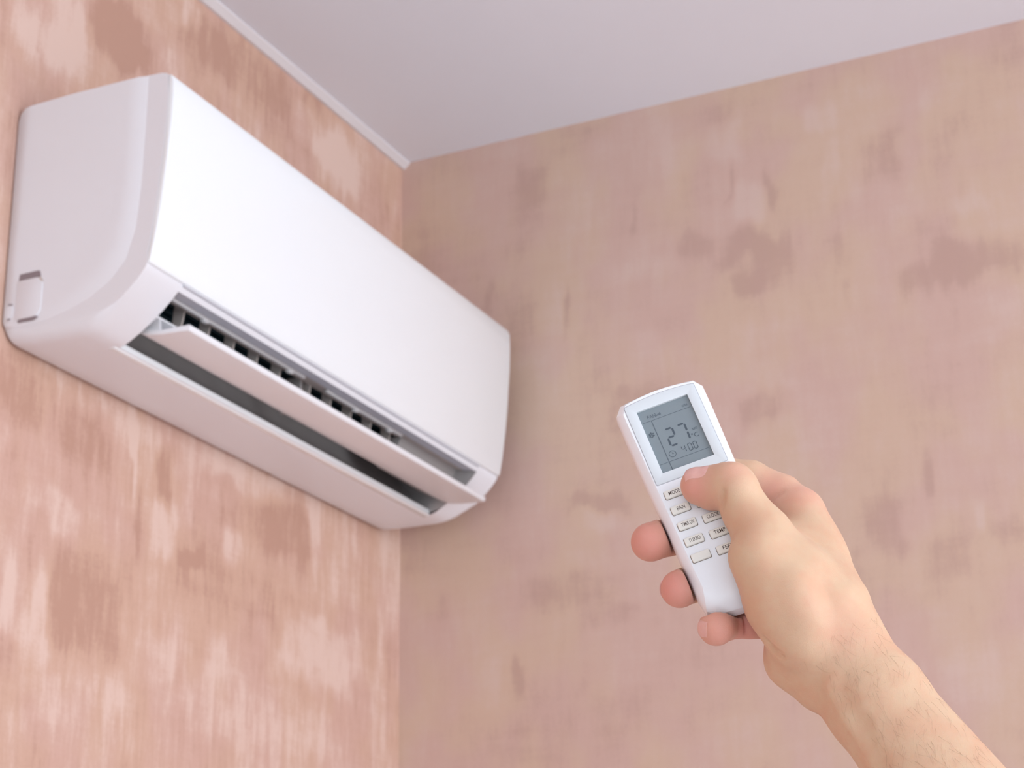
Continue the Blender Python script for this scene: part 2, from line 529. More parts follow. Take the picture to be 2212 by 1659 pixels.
to_ac(prism_y('duct_end_wall', endp, OY1 - 0.0008, OY1 + 0.002, MAT_DUCT))
# cross-flow fan: a drum of slanting blades
verts, faces = [], []
NB = 30
for k in range(NB):
    a = 2 * math.pi * k / NB
    for (rr, da) in ((0.028, 0.0), (0.038, 0.16), (0.038, 0.20), (0.028, 0.05)):
        for y in (OY0 + 0.004, OY1 - 0.004):
            verts.append((0.090 + rr * math.cos(a + da), y, 2.0830 + rr * math.sin(a + da)))
    b = 8 * k
    faces += [(b, b + 1, b + 3, b + 2), (b + 2, b + 3, b + 5, b + 4), (b + 4, b + 5, b + 7, b + 6), (b + 6, b + 7, b + 1, b), (b, b + 2, b + 4, b + 6), (b + 1, b + 7, b + 5, b + 3)]
core = len(verts)
for k in range(24):
    a = 2 * math.pi * k / 24
    for y in (OY0 + 0.003, OY1 - 0.003):
        verts.append((0.090 + 0.0285 * math.cos(a), y, 2.0830 + 0.0285 * math.sin(a)))
for k in range(24):
    a, b = core + 2 * k, core + 2 * ((k + 1) % 24)
    faces.append((a, a + 1, b + 1, b))
faces.append(tuple(core + 2 * k for k in range(24)))
faces.append(tuple(core + 2 * k + 1 for k in range(24)))
fan = to_ac(mesh_obj('fan_drum', verts, faces, MAT_FAN))
tag(fan, 'dark teal fan drum inside the outlet')

# vertical deflector blades, one mesh shared by all
bl = [(0.1430, 2.0480), (0.1395, 2.0310), (0.1330, 2.0160), (0.1230, 2.0160), (0.1270, 2.0330), (0.1290, 2.0560)]
first = None
for k in range(11):
    yb = -0.812 + 0.0505 * k + (0.018 if k >= 6 else 0.0)
    if first is None:
        first = to_ac(prism_y('deflector_blade', bl, -0.0011, 0.0011, MAT_TAUPE))
        first.data.transform(Matrix.Translation((0, AC_O.y, 0)))
        b_ = first
    else:
        b_ = first.copy()
        COL.objects.link(b_)
        b_.parent = ac
    b_.location = (0, yb - AC_O.y, 0)
    b_.rotation_euler = (0, 0, 0)
# link rails carrying the blades, in two lengths, with small clips
for (a, b) in ((-0.815, -0.530), (-0.478, -0.285)):
    rail = to_ac(box_obj('blade_rail', 0.1545, 0.1590, a, b, 2.0405, 2.0437, MAT_RAIL, None, 0.0008))
    for yy in (a + 0.075, b - 0.03):
        to_ac_child(box_obj('clip', 0.1520, 0.1580, yy - 0.005, yy + 0.005, 2.0385, 2.0430, MAT_RAIL, None, 0.001), rail)
to_ac(box_obj('duct_strut', 0.112, 0.142, -0.5135, -0.5090, 2.008, 2.052, MAT_DUCT, None, 0.001))

to_ac(prism_y('duct_block', [(0.1500, 2.0462), (0.1440, 2.0330), (0.1240, 2.0080), (0.1120, 2.0100), (0.1180, 2.0480)], -0.272, OY1 - 0.001, MAT_DUCT, None, 0.0006))
# opened horizontal flap and the small vane above it
fl = [(0.1195, 2.0075), (0.1300, 2.0015), (0.1420, 1.9980), (0.1560, 1.9960), (0.1760, 1.9950), (0.1900, 1.9940), (0.1915, 1.9955), (0.1925, 2.0000), (0.1905, 2.0012), (0.1740, 2.0012), (0.1560, 2.0015), (0.1430, 2.0040), (0.1320, 2.0080), (0.1215, 2.0115)]
flap = to_ac(prism_y('flap', fl, -0.8205, -0.1085, MAT_FLAP, None, 0.0006, angle=40))
tag(flap, 'white horizontal flap swung open')
for yy in (-0.8170, -0.470, -0.113):
    to_ac_child(prism_y('flap_arm', [(0.1340, 2.0060), (0.1520, 2.0010), (0.1500, 2.0170), (0.1420, 2.0200)], yy - 0.0014, yy + 0.0014, MAT_FLAP), flap)
va = [(0.1180, 2.0120), (0.1330, 2.0145), (0.1490, 2.0165), (0.1498, 2.0185), (0.1480, 2.0198), (0.1320, 2.0182), (0.1175, 2.0155)]
to_ac(prism_y('inner_vane', va, -0.8240, -0.1140, MAT_FLAP, None, 0.0004, angle=40))
# bright front lip of the underside
to_ac(prism_y('outlet_lip', [(0.0930, 1.9860), (0.1030, 1.9852), (0.1050, 1.9862), (0.1062, 1.9940), (0.1045, 1.9955), (0.1010, 1.9945), (0.0950, 1.9905)], -0.8330, -0.1070, MAT_PANEL, None, 0.0005, angle=40))

# ------------------------------------------------------------------ remote control and hand share one reference frame
# MM(p) turns millimetres in the camera-aligned frame (x right, y up, z towards the lens) into metres in the room
def MM(p):
    return CAM_M @ (Vector(p) / 1000.0)


def ray(px, py):
    return np.array([(px - IMG_W / 2) / FPX, -(py - IMG_H / 2) / FPX, -1.0])


def J(px, py, dz):
    return ray(px, py) * (1020.0 - dz)


RP0 = J(1458.4, 937.0, 0.0)
RU = np.array([0.93929122, 0.34018787, -0.04476852])
RV = np.array([-0.31320215, 0.79677383, -0.51677449])
RN = np.array([-0.14013003, 0.49942334, 0.85495024])
m3 = CAM_M.to_3x3()
RM = Matrix.Identity(4)
for i_, vec in enumerate((RU, RV, RN)):
    wv = m3 @ Vector(vec)
    for r_ in range(3):
        RM[r_][i_] = wv[r_]
RM.translation = MM(RP0)

MAT_REM = plastic('remote_white_plastic', (249, 248, 252), 0.30, 0.5, 0.01, 0.15)
MAT_BEZ = plastic('remote_bezel_grey_white', (224, 227, 231), 0.28, 0.5, 0.01, 0.2)
MAT_BTN = plastic('button_cream_rubber', (246, 241, 233), 0.5, 0.4, 0.02)
MAT_INK = plastic('button_print_dark', (88, 72, 66), 0.7, 0.2, 0.05)
w = NT('lcd_glass')
cc = w.coord()
w.set(Base_Color=w.mix(w.noise(w.mapping(cc, (60, 60, 60)), 1.2, 2), srgb(131, 139, 146), srgb(137, 147, 151)), Roughness=0.3, Specular_IOR_Level=0.4)
MAT_LCD = w.m
MAT_SEG = plastic('lcd_segment_ink', (86, 94, 103), 0.5, 0.2, 0.02)
MAT_SEG2 = plastic('lcd_line_ink', (99, 107, 116), 0.5, 0.2, 0.02)

rem = empty('remote_control', RM)
tag(rem, 'white remote control with grey display, held up in the hand', 'remote control')


def mmv(vs):
    return [tuple(c / 1000.0 for c in v) for v in vs]


def half_outline(v):
    pass


def body_outline(ins, ins_bot):
    """outline of the remote in (u, v) mm, inset by ins (ins_bot at the foot)"""
    pts = []
    # right side going up, from the foot
    wb, wt = 21.6 - ins, 24.4 - ins
    vb, vt = -100.6 + ins_bot, 30.3 - ins * 0.75
    # foot arc, left to right
    for k in range(13):
        s = -1 + 2 * k / 12
        pts.append((s * (wb - 3.2), vb + 1.7 * s * s))
    pts.append((wb, vb + 6.2))
    for k in range(1, 9):
        t = k / 9
        pts.append((wb + (wt - wb) * t ** 0.8, vb + 6.2 + (vt - 7.0 - vb - 6.2) * t))
    pts.append((wt, vt - 7.0))
    pts.append((wt - 2.9, vt - 1.95))
    for k in range(1, 12):
        s = 1 - 2 * k / 12
        pts.append((s * (wt - 2.9), vt - 1.95 * s * s))
    pts.append((-wt + 2.9, vt - 1.95))
    pts.append((-wt, vt - 7.0))
    for k in range(8, 0, -1):
        t = k / 9
        pts.append((-(wb + (wt - wb) * t ** 0.8), vb + 6.2 + (vt - 7.0 - vb - 6.2) * t))
    pts.append((-wb, vb + 6.2))
    return pts


def bez_outline(ins=0.0, seg=9):
    pts = []
    W, T, B = 19.2 - ins, 24.3 - ins, -24.5 + ins
    pts += [(-W + 0.6, B), (W - 0.6, B), (W, B + 0.6), (W, T - 0.6)]
    for k in range(seg + 1):
        s = 1 - 2 * k / seg
        pts.append((s * (W - 0.6), T + 1.5 * (1 - s * s)))
    pts += [(-W, T - 0.6), (-W, B + 0.6)]
    return pts


def ray_poly(poly, ang):
    d = (math.cos(ang), math.sin(ang))
    best = None
    for i in range(len(poly)):
        a, b = poly[i], poly[(i + 1) % len(poly)]
        ex, ey = b[0] - a[0], b[1] - a[1]
        den = d[0] * ey - d[1] * ex
        if abs(den) < 1e-12:
            continue
        t = (a[0] * ey - a[1] * ex) / den
        s = (a[0] * d[1] - a[1] * d[0]) / den
        if t > 0 and -1e-9 <= s <= 1 + 1e-9 and (best is None or t > best):
            best = t
    return (d[0] * best, d[1] * best)


LCD = [(-14.0, -19.1), (14.0, -19.1), (14.0, 19.4), (-14.0, 19.4)]
layers = [(3.6, 8.5, -17.2), (2.0, 4.0, -17.0), (0.6, 1.2, -15.0), (0.1, 0.2, -12.5), (0.0, 0.0, -8.0), (0.15, 0.3, -5.4), (0.6, 1.3, -3.9), (2.4, 4.6, -1.3), (3.0, 6.6, -0.55), (3.6, 9.0, 0.0)]
outs = [body_outline(a, b) for a, b, _ in layers]
top = outs[-1]
angs = sorted(set([round(math.atan2(p[1], p[0]), 6) for p in top] + [round(math.atan2(p[1], p[0]), 6) for p in LCD]))
NA = len(angs)
verts, faces = [], []
for (a, b, nz), ol in zip(layers, outs):
    for ang in angs:
        p = ray_poly(ol, ang)
        verts.append((p[0], p[1], nz))
L_ = len(layers)
for j in range(L_ - 1):
    for i in range(NA):
        faces.append((j * NA + i, j * NA + (i + 1) % NA, (j + 1) * NA + (i + 1) % NA, (j + 1) * NA + i))
faces.append(tuple(range(NA)))
for nz in (0.0, -1.3):
    for ang in angs:
        p = ray_poly(LCD, ang)
        verts.append((p[0], p[1], nz))
for j in (L_ - 1, L_):
    for i in range(NA):
        faces.append((j * NA + i, j * NA + (i + 1) % NA, (j + 1) * NA + (i + 1) % NA, (j + 1) * NA + i))
faces.append(tuple((L_ + 1) * NA + i for i in range(NA)))
body = mesh_obj('body', mmv(verts), faces, MAT_REM, rem, True, 19)

# bezel: frame plate lying round the display window
bo = bez_outline()
angs2 = sorted(set([round(math.atan2(p[1], p[0]), 6) for p in bo] + [round(math.atan2(p[1], p[0]), 6) for p in LCD]))
NA = len(angs2)
verts, faces = [], []
rings = [(bo, 0.0, 0.02), (bez_outline(0.12), 0, 0.30), (bez_outline(0.4), 0, 0.36)]
for ol, _, nz in rings:
    for ang in angs2:
        p = ray_poly(ol, ang)
        verts.append((p[0], p[1], nz))
for sc2, nz in ((1.012, 0.36), (0.998, 0.28), (0.998, -1.0)):
    for ang in angs2:
        p = ray_poly(LCD, ang)
        verts.append((p[0] * sc2, p[1] * sc2, nz))
for j in range(5):
    for i in range(NA):
        faces.append((j * NA + i, j * NA + (i + 1) % NA, (j + 1) * NA + (i + 1) % NA, (j + 1) * NA + i))
bez = mesh_obj('bezel', mmv(verts), faces, MAT_BEZ, rem, True, 30)
tag(bez, 'pale grey frame round the display')
go = bez_outline(-0.28)
verts, faces = [], []
for ol, nz in ((go, 0.01), (go, 0.05), (bez_outline(0.1), 0.05), (bez_outline(0.1), 0.01)):
    for ang in angs2:
        p = ray_poly(ol, ang)
        verts.append((p[0], p[1], nz))
for j in range(4):
    for i in range(NA):
        faces.append((j * NA + i, j * NA + (i + 1) % NA, ((j + 1) % 4) * NA + (i + 1) % NA, ((j + 1) % 4) * NA + i))
mesh_obj('seam', mmv(verts), faces, plastic('bezel_seam_grey', (186, 184, 192), 0.6, 0.2, 0.03), bez)

lv, lf = box_vf(-13.95, 13.95, -19.05, 19.35, -1.28, -0.95)
lcd = mesh_obj('display', mmv(lv), lf, MAT_LCD, rem)
tag(lcd, 'grey liquid crystal display reading 27 degrees and 4:00')
ZL = -0.93


def poly_mesh(name, polys, z, mat, parent, th=0.03):
    """flat printed shapes with a hair of thickness"""
    verts, faces = [], []
    for pl in polys:
        b, n = len(verts), len(pl)
        verts += [(p[0], p[1], z) for p in pl] + [(p[0], p[1], z + th) for p in pl]
        faces += [tuple(b + n + i for i in range(n))]
        faces += [(b + i, b + (i + 1) % n, b + n + (i + 1) % n, b + n + i) for i in range(n)]
    return mesh_obj(name, mmv(verts), faces, mat, parent)


def bar(a, b, wd, cut=0.0):
    a, b = np.array(a, float), np.array(b, float)
    d = (b - a) / np.linalg.norm(b - a)
    nn = np.array([-d[1], d[0]]) * wd / 2
    q = d * cut
    return [tuple(a + nn + q), tuple(a + q * 0 - d * 0), tuple(a - nn + q), tuple(b - nn - q), tuple(b), tuple(b + nn - q)]


# thin ruled lines of the display
poly_mesh('grid_line', [bar((-13.3, 12.4), (13.1, 12.4), 0.26)], ZL, MAT_SEG2, lcd)
poly_mesh('grid_line', [bar((-13.4, -13.55), (13.2, -13.55), 0.26)], ZL, MAT_SEG2, lcd)
poly_mesh('grid_line', [bar((-8.5, 12.2), (-8.4, -18.9), 0.42)], ZL, MAT_SEG2, lcd)


def seven(ch, x, y, wd, ht, th, slant=0.0):
    on = {'2': 'abged', '7': 'abc', '4': 'fgbc', '0': 'abcdef'}[ch]
    g = th * 0.30
    P = lambda u_, v_: (x + u_ * wd + v_ * ht * slant, y + v_ * ht)
    seg = {'a': ((0, 1), (1, 1)), 'b': ((1, 1), (1, .5)), 'c': ((1, .5), (1, 0)), 'd': ((0, 0), (1, 0)), 'e': ((0, .5), (0, 0)), 'f': ((0, 1), (0, .5)), 'g': ((0, .5), (1, .5))}
    out = []
    for s in on:
        a, b = np.array(P(*seg[s][0])), np.array(P(*seg[s][1]))
        d = (b - a) / np.linalg.norm(b - a)
        out.append(bar(a + d * g, b - d * g, th, th * 0.42))
    return out


poly_mesh('digit', seven('2', -4.3, -5.4, 3.9, 10.1, 1.05, 0.02), ZL, MAT_SEG, lcd)
poly_mesh('digit', seven('7', 2.4, -5.3, 3.9, 9.9, 1.05, 0.02), ZL, MAT_SEG, lcd)
poly_mesh('digit', seven('4', 0.3, -11.4, 1.7, 3.9, 0.42), ZL, MAT_SEG, lcd)
poly_mesh('digit', seven('0', 3.7, -11.5, 1.8, 4.1, 0.42), ZL, MAT_SEG, lcd)
poly_mesh('digit', seven('0', 6.5, -11.5, 1.8, 4.1, 0.42), ZL, MAT_SEG, lcd)
# snowflake symbol
fl_ = []
for k in range(6):
    a = math.radians(60 * k + 30)
    c_, s_ = math.cos(a), math.sin(a)
    fl_.append(bar((-11.3 + .2 * c_, 4.4 + .2 * s_), (-11.3 + 1.75 * c_, 4.4 + 1.75 * s_), 0.32))
    for sg in (-1, 1):
        a2 = a + sg * math.radians(55)
        fl_.append(bar((-11.3 + .85 * c_, 4.4 + .85 * s_), (-11.3 + .85 * c_ + .75 * math.cos(a2), 4.4 + .85 * s_ + .75 * math.sin(a2)), 0.26))
poly_mesh('snowflake_symbol', fl_, ZL, MAT_SEG, lcd)
# clock symbol
ring = []
for k in range(28):
    a0, a1 = 2 * math.pi * k / 28, 2 * math.pi * (k + 1) / 28
    ring.append([(-5.2 + 1.95 * math.cos(a0), -9.9 + 1.95 * math.sin(a0)), (-5.2 + 1.95 * math.cos(a1), -9.9 + 1.95 * math.sin(a1)), (-5.2 + 1.6 * math.cos(a1), -9.9 + 1.6 * math.sin(a1)), (-5.2 + 1.6 * math.cos(a0), -9.9 + 1.6 * math.sin(a0))])
ring += [bar((-5.2, -9.9), (-5.2, -8.9), 0.22), bar((-5.2, -9.9), (-4.5, -9.9), 0.22)]
poly_mesh('clock_symbol', ring, ZL, MAT_SEG2, lcd)


def text_mesh(name, body_, cx, cy, z, ht, wd, mat, parent, bold=0.0, th=0.03):
    """lettering ht mm tall and wd mm wide"""
    cu = bpy.data.curves.new(name, 'FONT')
    cu.body = body_
    cu.size = 1.0
    cu.offset = bold
    cu.resolution_u = 3
    tmp = bpy.data.objects.new(name + '_curve', cu)
    COL.objects.link(tmp)
    dg = bpy.context.evaluated_depsgraph_get()
    me = bpy.data.meshes.new_from_object(tmp.evaluated_get(dg))
    bpy.data.objects.remove(tmp)
    bpy.data.curves.remove(cu)
    vs_ = np.array([v.co[:] for v in me.vertices])
    lo, hi = vs_.min(0), vs_.max(0)
    ky, kx = ht / (hi[1] - lo[1]), wd / (hi[0] - lo[0])
    for v in me.vertices:
        v.co = ((cx + (v.co.x - (lo[0] + hi[0]) / 2) * kx) / 1000, (cy + (v.co.y - (lo[1] + hi[1]) / 2) * ky) / 1000, (z + th) / 1000)
    me.materials.clear()
    me.materials.append(mat)
    o = bpy.data.objects.new(name, me)
    COL.objects.link(o)
    o.parent = parent
    return o


text_mesh('lettering', 'FAN', -7.5, 14.75, ZL, 2.2, 4.6, MAT_SEG2, lcd, 0.012)
poly_mesh('fan_bars', [bar((-5.0 + .55 * k, 14.0), (-5.0 + .55 * k, 14.5 + .25 * k), 0.4) for k in range(5)], ZL, MAT_SEG2, lcd)
text_mesh('lettering', '\u00b0C', 9.3, -3.9, ZL, 2.7, 3.6, MAT_SEG, lcd, 0.005)
text_mesh('lettering', 'SET', 10.4, -0.4, ZL, 1.15, 3.0, MAT_SEG, lcd, 0.02)
text_mesh('lettering', 'OPER', 10.6, 14.3, ZL, 1.3, 3.2, MAT_SEG2, lcd, 0.01)

# buttons
def button(u0, vtop, name='button'):
    W_, H_ = 9.7, 4.6
    pts0 = rrect(u0 - 0.25, u0 + W_ + 0.25, vtop - H_ - 0.25, vtop + 0.25, 0.9, 3)
    o_ = []
    verts, faces = [], []
    lay = [(0.0, 0.0), (0.0, 0.85), (0.18, 1.12), (0.55, 1.22)]
    n_ = None
    for ins, z in lay:
        pp = rrect(u0 + ins, u0 + W_ - ins, vtop - H_ + ins, vtop - ins, max(0.25, 0.8 - ins), 3)
        n_ = len(pp)
        verts += [(p[0], p[1], z) for p in pp]
    for j in range(len(lay) - 1):
        faces += [(j * n_ + i, j * n_ + (i + 1) % n_, (j + 1) * n_ + (i + 1) % n_, (j + 1) * n_ + i) for i in range(n_)]
    faces.append(tuple((len(lay) - 1) * n_ + i for i in range(n_)))
    faces.append(tuple(range(n_)))
    b = mesh_obj(name, mmv(verts), faces, MAT_BTN, rem, True, 40)
    # dark seam in the shell round the key
    sm = poly_mesh('seam', [pts0], 0.0, MAT_INK_SEAM, b, 0.03)
    return b


MAT_INK_SEAM = plastic('key_seam_shadow_gap', (120, 104, 92), 0.8, 0.1, 0.05)
rows = [-29.4, -38.9, -48.3, -57.7, -67.1]
names = [['MODE', 'FAN', 'TIMER ON', 'TURBO', ''], ['', '', 'CLOCK', 'TEMP', 'FEEL'], ['', '', '', '', '']]
wid = {'MODE': 6.0, 'FAN': 4.2, 'TIMER ON': 6.4, 'TURBO': 6.1, 'CLOCK': 6.3, 'TEMP': 6.0, 'FEEL': 5.2}
for ci, u0 in enumerate((-17.55, -4.4, 8.75)):
    for ri, vt in enumerate(rows):
        b = button(u0, vt - (0.6 if ci else 0.0))
        tx = names[ci][ri]
        if tx:
            text_mesh('lettering', tx, u0 + 4.85 + (0.9 if tx == 'FEEL' else 0.35), vt - (0.6 if ci else 0.0) - 2.1, 1.22, 2.1, wid[tx], MAT_INK, b, 0.004, 0.02)
            b['label'] = 'cream key marked ' + tx

# ------------------------------------------------------------------ the hand: a signed distance field turned into one skin
S = 4.216  # image pixels per millimetre at the remote


def R_(px):
    return px / S


VOX = 0.95
LO = np.array([J(1335, 900, 0)[0] - 4, -318.0, -1020 - 45.0])
HI = np.array([312.0, J(1500, 960, 0)[1] + 6, -812.0])
DIM = np.ceil((HI - LO) / VOX).astype(int) + 1
GX = LO[0] + VOX * np.arange(DIM[0])
GY = LO[1] + VOX * np.arange(DIM[1])
GZ = LO[2] + VOX * np.arange(DIM[2])


def new_field():
    return np.full(tuple(DIM), 30.0, np.float32)


def sub(lo, hi):
    a = np.clip(np.floor((lo - LO) / VOX).astype(int), 0, DIM - 1)
    b = np.clip(np.ceil((hi - LO) / VOX).astype(int) + 1, 1, DIM)
    return tuple(slice(p, q) for p, q in zip(a, b))


def grid(sl):
    return (GX[sl[0]][:, None, None].astype(np.float32), GY[sl[1]][None, :, None].astype(np.float32), GZ[sl[2]][None, None, :].astype(np.float32))


def smin(a, b, k):
    h = np.maximum(k - np.abs(a - b), 0.0) / k
    return np.minimum(a, b) - h * h * k * 0.25


def cone(field, a, b, ra, rb, k=4.0, flat=None):
    """round cone a->b blended into the field; flat=(dir, s) squashes the section along dir"""
    a, b = np.asarray(a, float), np.asarray(b, float)
    m = 12.0
    r = max(ra, rb) * (1.3 if flat is not None else 1.0)
    sl = sub(np.minimum(a, b) - r - m, np.maximum(a, b) + r + m)
    X, Y, Z = grid(sl)
    ba = b - a
    l2 = float(ba @ ba)
    px, py, pz = X - a[0], Y - a[1], Z - a[2]
    t = np.clip((px * ba[0] + py * ba[1] + pz * ba[2]) / l2, 0, 1)
    dx, dy, dz = px - t * ba[0], py - t * ba[1], pz - t * ba[2]
    if flat is not None:
        dr, s = flat
        dr = np.asarray(dr, float)
        dr = dr / np.linalg.norm(dr)
        q = dx * dr[0] + dy * dr[1] + dz * dr[2]
        e = (1.0 / s - 1.0) * q
        dx, dy, dz = dx + e * dr[0], dy + e * dr[1], dz + e * dr[2]
    d = np.sqrt(dx * dx + dy * dy + dz * dz) - (ra + t * (rb - ra))
    field[sl] = smin(field[sl], d.astype(np.float32), k)


def chain(field, pts, k=3.0):
    for (a, ra), (b, rb) in zip(pts[:-1], pts[1:]):
        cone(field, a, b, ra, rb, k)


# --- palm, thenar, wrist, forearm
palm = new_field()
MCP = [J(1726, 1104, 7), J(1742, 1168, 2), J(1722, 1240, 12), J(1697, 1305, 26)]
CAR = [J(1810, 1360, 44), J(1795, 1375, 38), J(1770, 1400, 38), J(1740, 1425, 42)]
RAD_M = [(10.2, 15.0), (11.0, 14.0), (10.5, 14.0), (10.0, 13.5)]
for (m_, c_, (r0, r1)) in zip(MCP, CAR, RAD_M):
    cone(palm, m_, c_, r0, r1, 6.0)
for a, b in zip(MCP[:-1], MCP[1:]):
    cone(palm, a, b, 9.5, 9.5, 5.0)
# back of the hand along the index metacarpal
cone(palm, J(1754, 1190, 16), J(1806, 1330, 40), 12.0, 15.0, 9.0)
cone(palm, J(1745, 1165, 19), J(1796, 1300, 46), 10.5, 16.5, 10.0)
cone(palm, J(1702, 1205, 38), J(1790, 1320, 56), 13.0, 18.0, 10.0)
cone(palm, J(1733, 1120, 9), J(1764, 1215, 20), 10.5, 12.8, 10.0)
# hypothenar heel
cone(palm, J(1712, 1395, 44), J(1716, 1425, 50), 13.5, 13.5, 6.0)
cone(palm, J(1716, 1425, 50), J(1770, 1478, 58), 13.5, 13.0, 6.0)
# thumb metacarpal with its muscle
TH_MCP = J(1648, 1156, 44)
TH_CMC = J(1775, 1352, 56)
cone(palm, TH_MCP, J(1712, 1258, 52), 14.0, 19.0, 6.0)
cone(palm, J(1715, 1255, 52), TH_CMC, 19.0, 20.0, 6.0)
cone(palm, J(1643, 1203, 54), J(1692, 1300, 60), 15.8, 17.6, 6.0)
cone(palm, J(1692, 1300, 60), J(1740, 1375, 62), 18.0, 19.0, 6.0)
# web between thumb and index
cone(palm, J(1688, 1168, 27), J(1755, 1200, 22), 9.0, 13.0, 8.0)
# wrist and forearm: two bones side by side
W1, W2 = J(1831, 1388, 58), J(1786, 1436, 58)
F1a, F1b = J(1917, 1498, 72), J(2190, 1830, 120)
F2a, F2b = J(1866, 1535, 74), J(2105, 1868, 124)
far = lambda a, b: a + (b - a) * 2.0   # the arm goes on towards the elbow, out of the picture
cone(palm, CAR[0], W1, 15.5, 16.5, 8.0)
cone(palm, W1, F1a, 17.0, 17.5, 8.0)
cone(palm, F1a, far(F1a, F1b), 17.5, 26.0, 8.0)
cone(palm, CAR[3], W2, 14.0, 15.5, 8.0)
cone(palm, W2, F2a, 15.5, 16.5, 8.0)
cone(palm, F2a, far(F2a, F2b), 16.5, 24.5, 8.0)
cone(palm, J(1810, 1412, 60), J(1890, 1518, 75), 17.5, 17.5, 8.0)
cone(palm, J(1890, 1518, 75), far(J(1890, 1518, 75), J(2140, 1850, 124)), 17.5, 26.5, 8.0)

# --- thumb
thumb = new_field()
TH_IP = J(1585, 1053, 33)
TH_TIP = J(1508, 1046, 27)
chain(thumb, [(TH_MCP, 13.4), (J(1613, 1106, 39), 11.5), (TH_IP, 11.0)], 4.0)
chain(thumb, [(TH_IP, 11.2), (J(1552, 1050, 30), 10.4), (TH_TIP, 8.6)], 3.0)
cone(thumb, J(1535, 1062, 27), J(1512, 1056, 26), 9.4, 8.4, 3.0)
cone(thumb, J(1578, 1045, 35), J(1592, 1060, 38), 10.8, 10.8, 3.0)

# --- fingers
fing = new_field()
def finger(pts, k=2.6):
    f = new_field()
    chain(f, pts, k)
    return f

index_f = finger([(MCP[0], 10.2), (J(1690, 1068, -1), 9.9), (J(1622, 1035, -8), 9.4), (J(1545, 1020, -17), 8.6), (J(1500, 1040, -16), 8.0)])
middle_f = finger([(MCP[1], 10.5), (J(1670, 1140, -4), 9.4), (J(1592, 1128, -5), 9.4), (J(1487, 1152, 1), 8.9), (J(1445, 1158, 8), 9.7), (J(1405, 1171, 17), 9.9)])
ring_f = finger([(MCP[2], 10.0), (J(1612, 1228, 6), 9.0), (J(1520, 1252, 14), 8.7), (J(1490, 1262, 22), 9.2), (J(1468, 1272, 33), 9.5)])
little_f = finger([(MCP[3], 9.5), (J(1650, 1340, 28), 9.2), (J(1619, 1341, 30), 8.9), (J(1590, 1342, 32), 8.5), (J(1562, 1349, 37), 8.4), (J(1547, 1356, 50), 8.9)], 1.2)
for f in (index_f, middle_f, ring_f, little_f):
    fing = smin(fing, f, 0.8)
del index_f, middle_f, ring_f, little_f
skin = smin(palm, thumb, 5.0)
skin = smin(skin, fing, 4.5)
del palm, thumb, fing


def carve(field, a, b, r, depth_k=1.6):
    """press a soft crease into the skin"""
    a, b = np.asarray(a, float), np.asarray(b, float)
    sl = sub(np.minimum(a, b) - r - 5, np.maximum(a, b) + r + 5)
    X, Y, Z = grid(sl)
    ba = b - a
    px, py, pz = X - a[0], Y - a[1], Z - a[2]
    t = np.clip((px * ba[0] + py * ba[1] + pz * ba[2]) / float(ba @ ba), 0, 1)
    d = np.sqrt((px - t * ba[0]) ** 2 + (py - t * ba[1]) ** 2 + (pz - t * ba[2]) ** 2) - r
    field[sl] = -smin(-field[sl], d.astype(np.float32), depth_k)


def sample(field, p):
    """trilinear value of the field at points p (n, 3)"""
    q = (np.atleast_2d(p) - LO) / VOX
    i0 = np.clip(np.floor(q).astype(int), 0, DIM - 2)
    f = q - i0
    out = np.zeros(len(q))
    for a in (0, 1):
        for b in (0, 1):
            for c in (0, 1):
                wgt = np.where(a, f[:, 0], 1 - f[:, 0]) * np.where(b, f[:, 1], 1 - f[:, 1]) * np.where(c, f[:, 2], 1 - f[:, 2])
                out += wgt * field[i0[:, 0] + a, i0[:, 1] + b, i0[:, 2] + c]
    return out


def grad(field, p):
    p = np.atleast_2d(p)
    g = np.stack([sample(field, p + np.eye(3)[k] * 0.9) - sample(field, p - np.eye(3)[k] * 0.9) for k in range(3)], 1)
    return g / (np.linalg.norm(g, axis=1, keepdims=True) + 1e-9)


def surf(px, py):
    """nearest skin point seen along a line of sight"""
    dz = np.arange(150.0, -44.0, -0.5)
    pts = np.stack([J(px, py, d) for d in dz])
    v = sample(skin, pts)
    k = int(np.argmax(v < 0))
    return pts[k] if v[k] < 0 else None


def crease(path, r, depth, k=1.2):
    pts = [surf(*q) for q in path]
    pts = [p for p in pts if p is not None]
    if len(pts) < 2:
        return
    nn = grad(skin, np.array(pts))
    pts = [p + n_ * (r - depth) for p, n_ in zip(pts, nn)]
    for a, b in zip(pts[:-1], pts[1:]):
        carve(skin, a, b, r, k)


def ridge(path, r, height, k=5.0):
    pts = [surf(*q) for q in path]
    pts = [p for p in pts if p is not None]
    if len(pts) < 2:
        return
    nn = grad(skin, np.array(pts))
    pts = [p - n_ * (r - height) for p, n_ in zip(pts, nn)]
    for a, b in zip(pts[:-1], pts[1:]):
        cone(skin, a, b, r, r, k)


# folds of the thumb joint, finger bases, web and heel; tendons of wrist and forearm
ridge([(1728, 1262), (1740, 1300), (1752, 1330)], 7.0, 0.5, 8.0)
ridge([(1795, 1480), (1840, 1545), (1885, 1620)], 4.0, 0.25, 6.0)
crease([(1815, 1500), (1855, 1565), (1895, 1640)], 4.5, 0.25, 6.0)
crease([(1563, 1062), (1561, 1078), (1559, 1094)], 1.0, 1.0, 2.2)
crease([(1607, 1326), (1611, 1346), (1612, 1368)], 1.0, 1.2, 1.0)
crease([(1668, 1082), (1676, 1072), (1692, 1063)], 0.9, 0.5, 1.6)
crease([(1651, 1382), (1667, 1402), (1686, 1416)], 1.6, 1.0, 3.0)
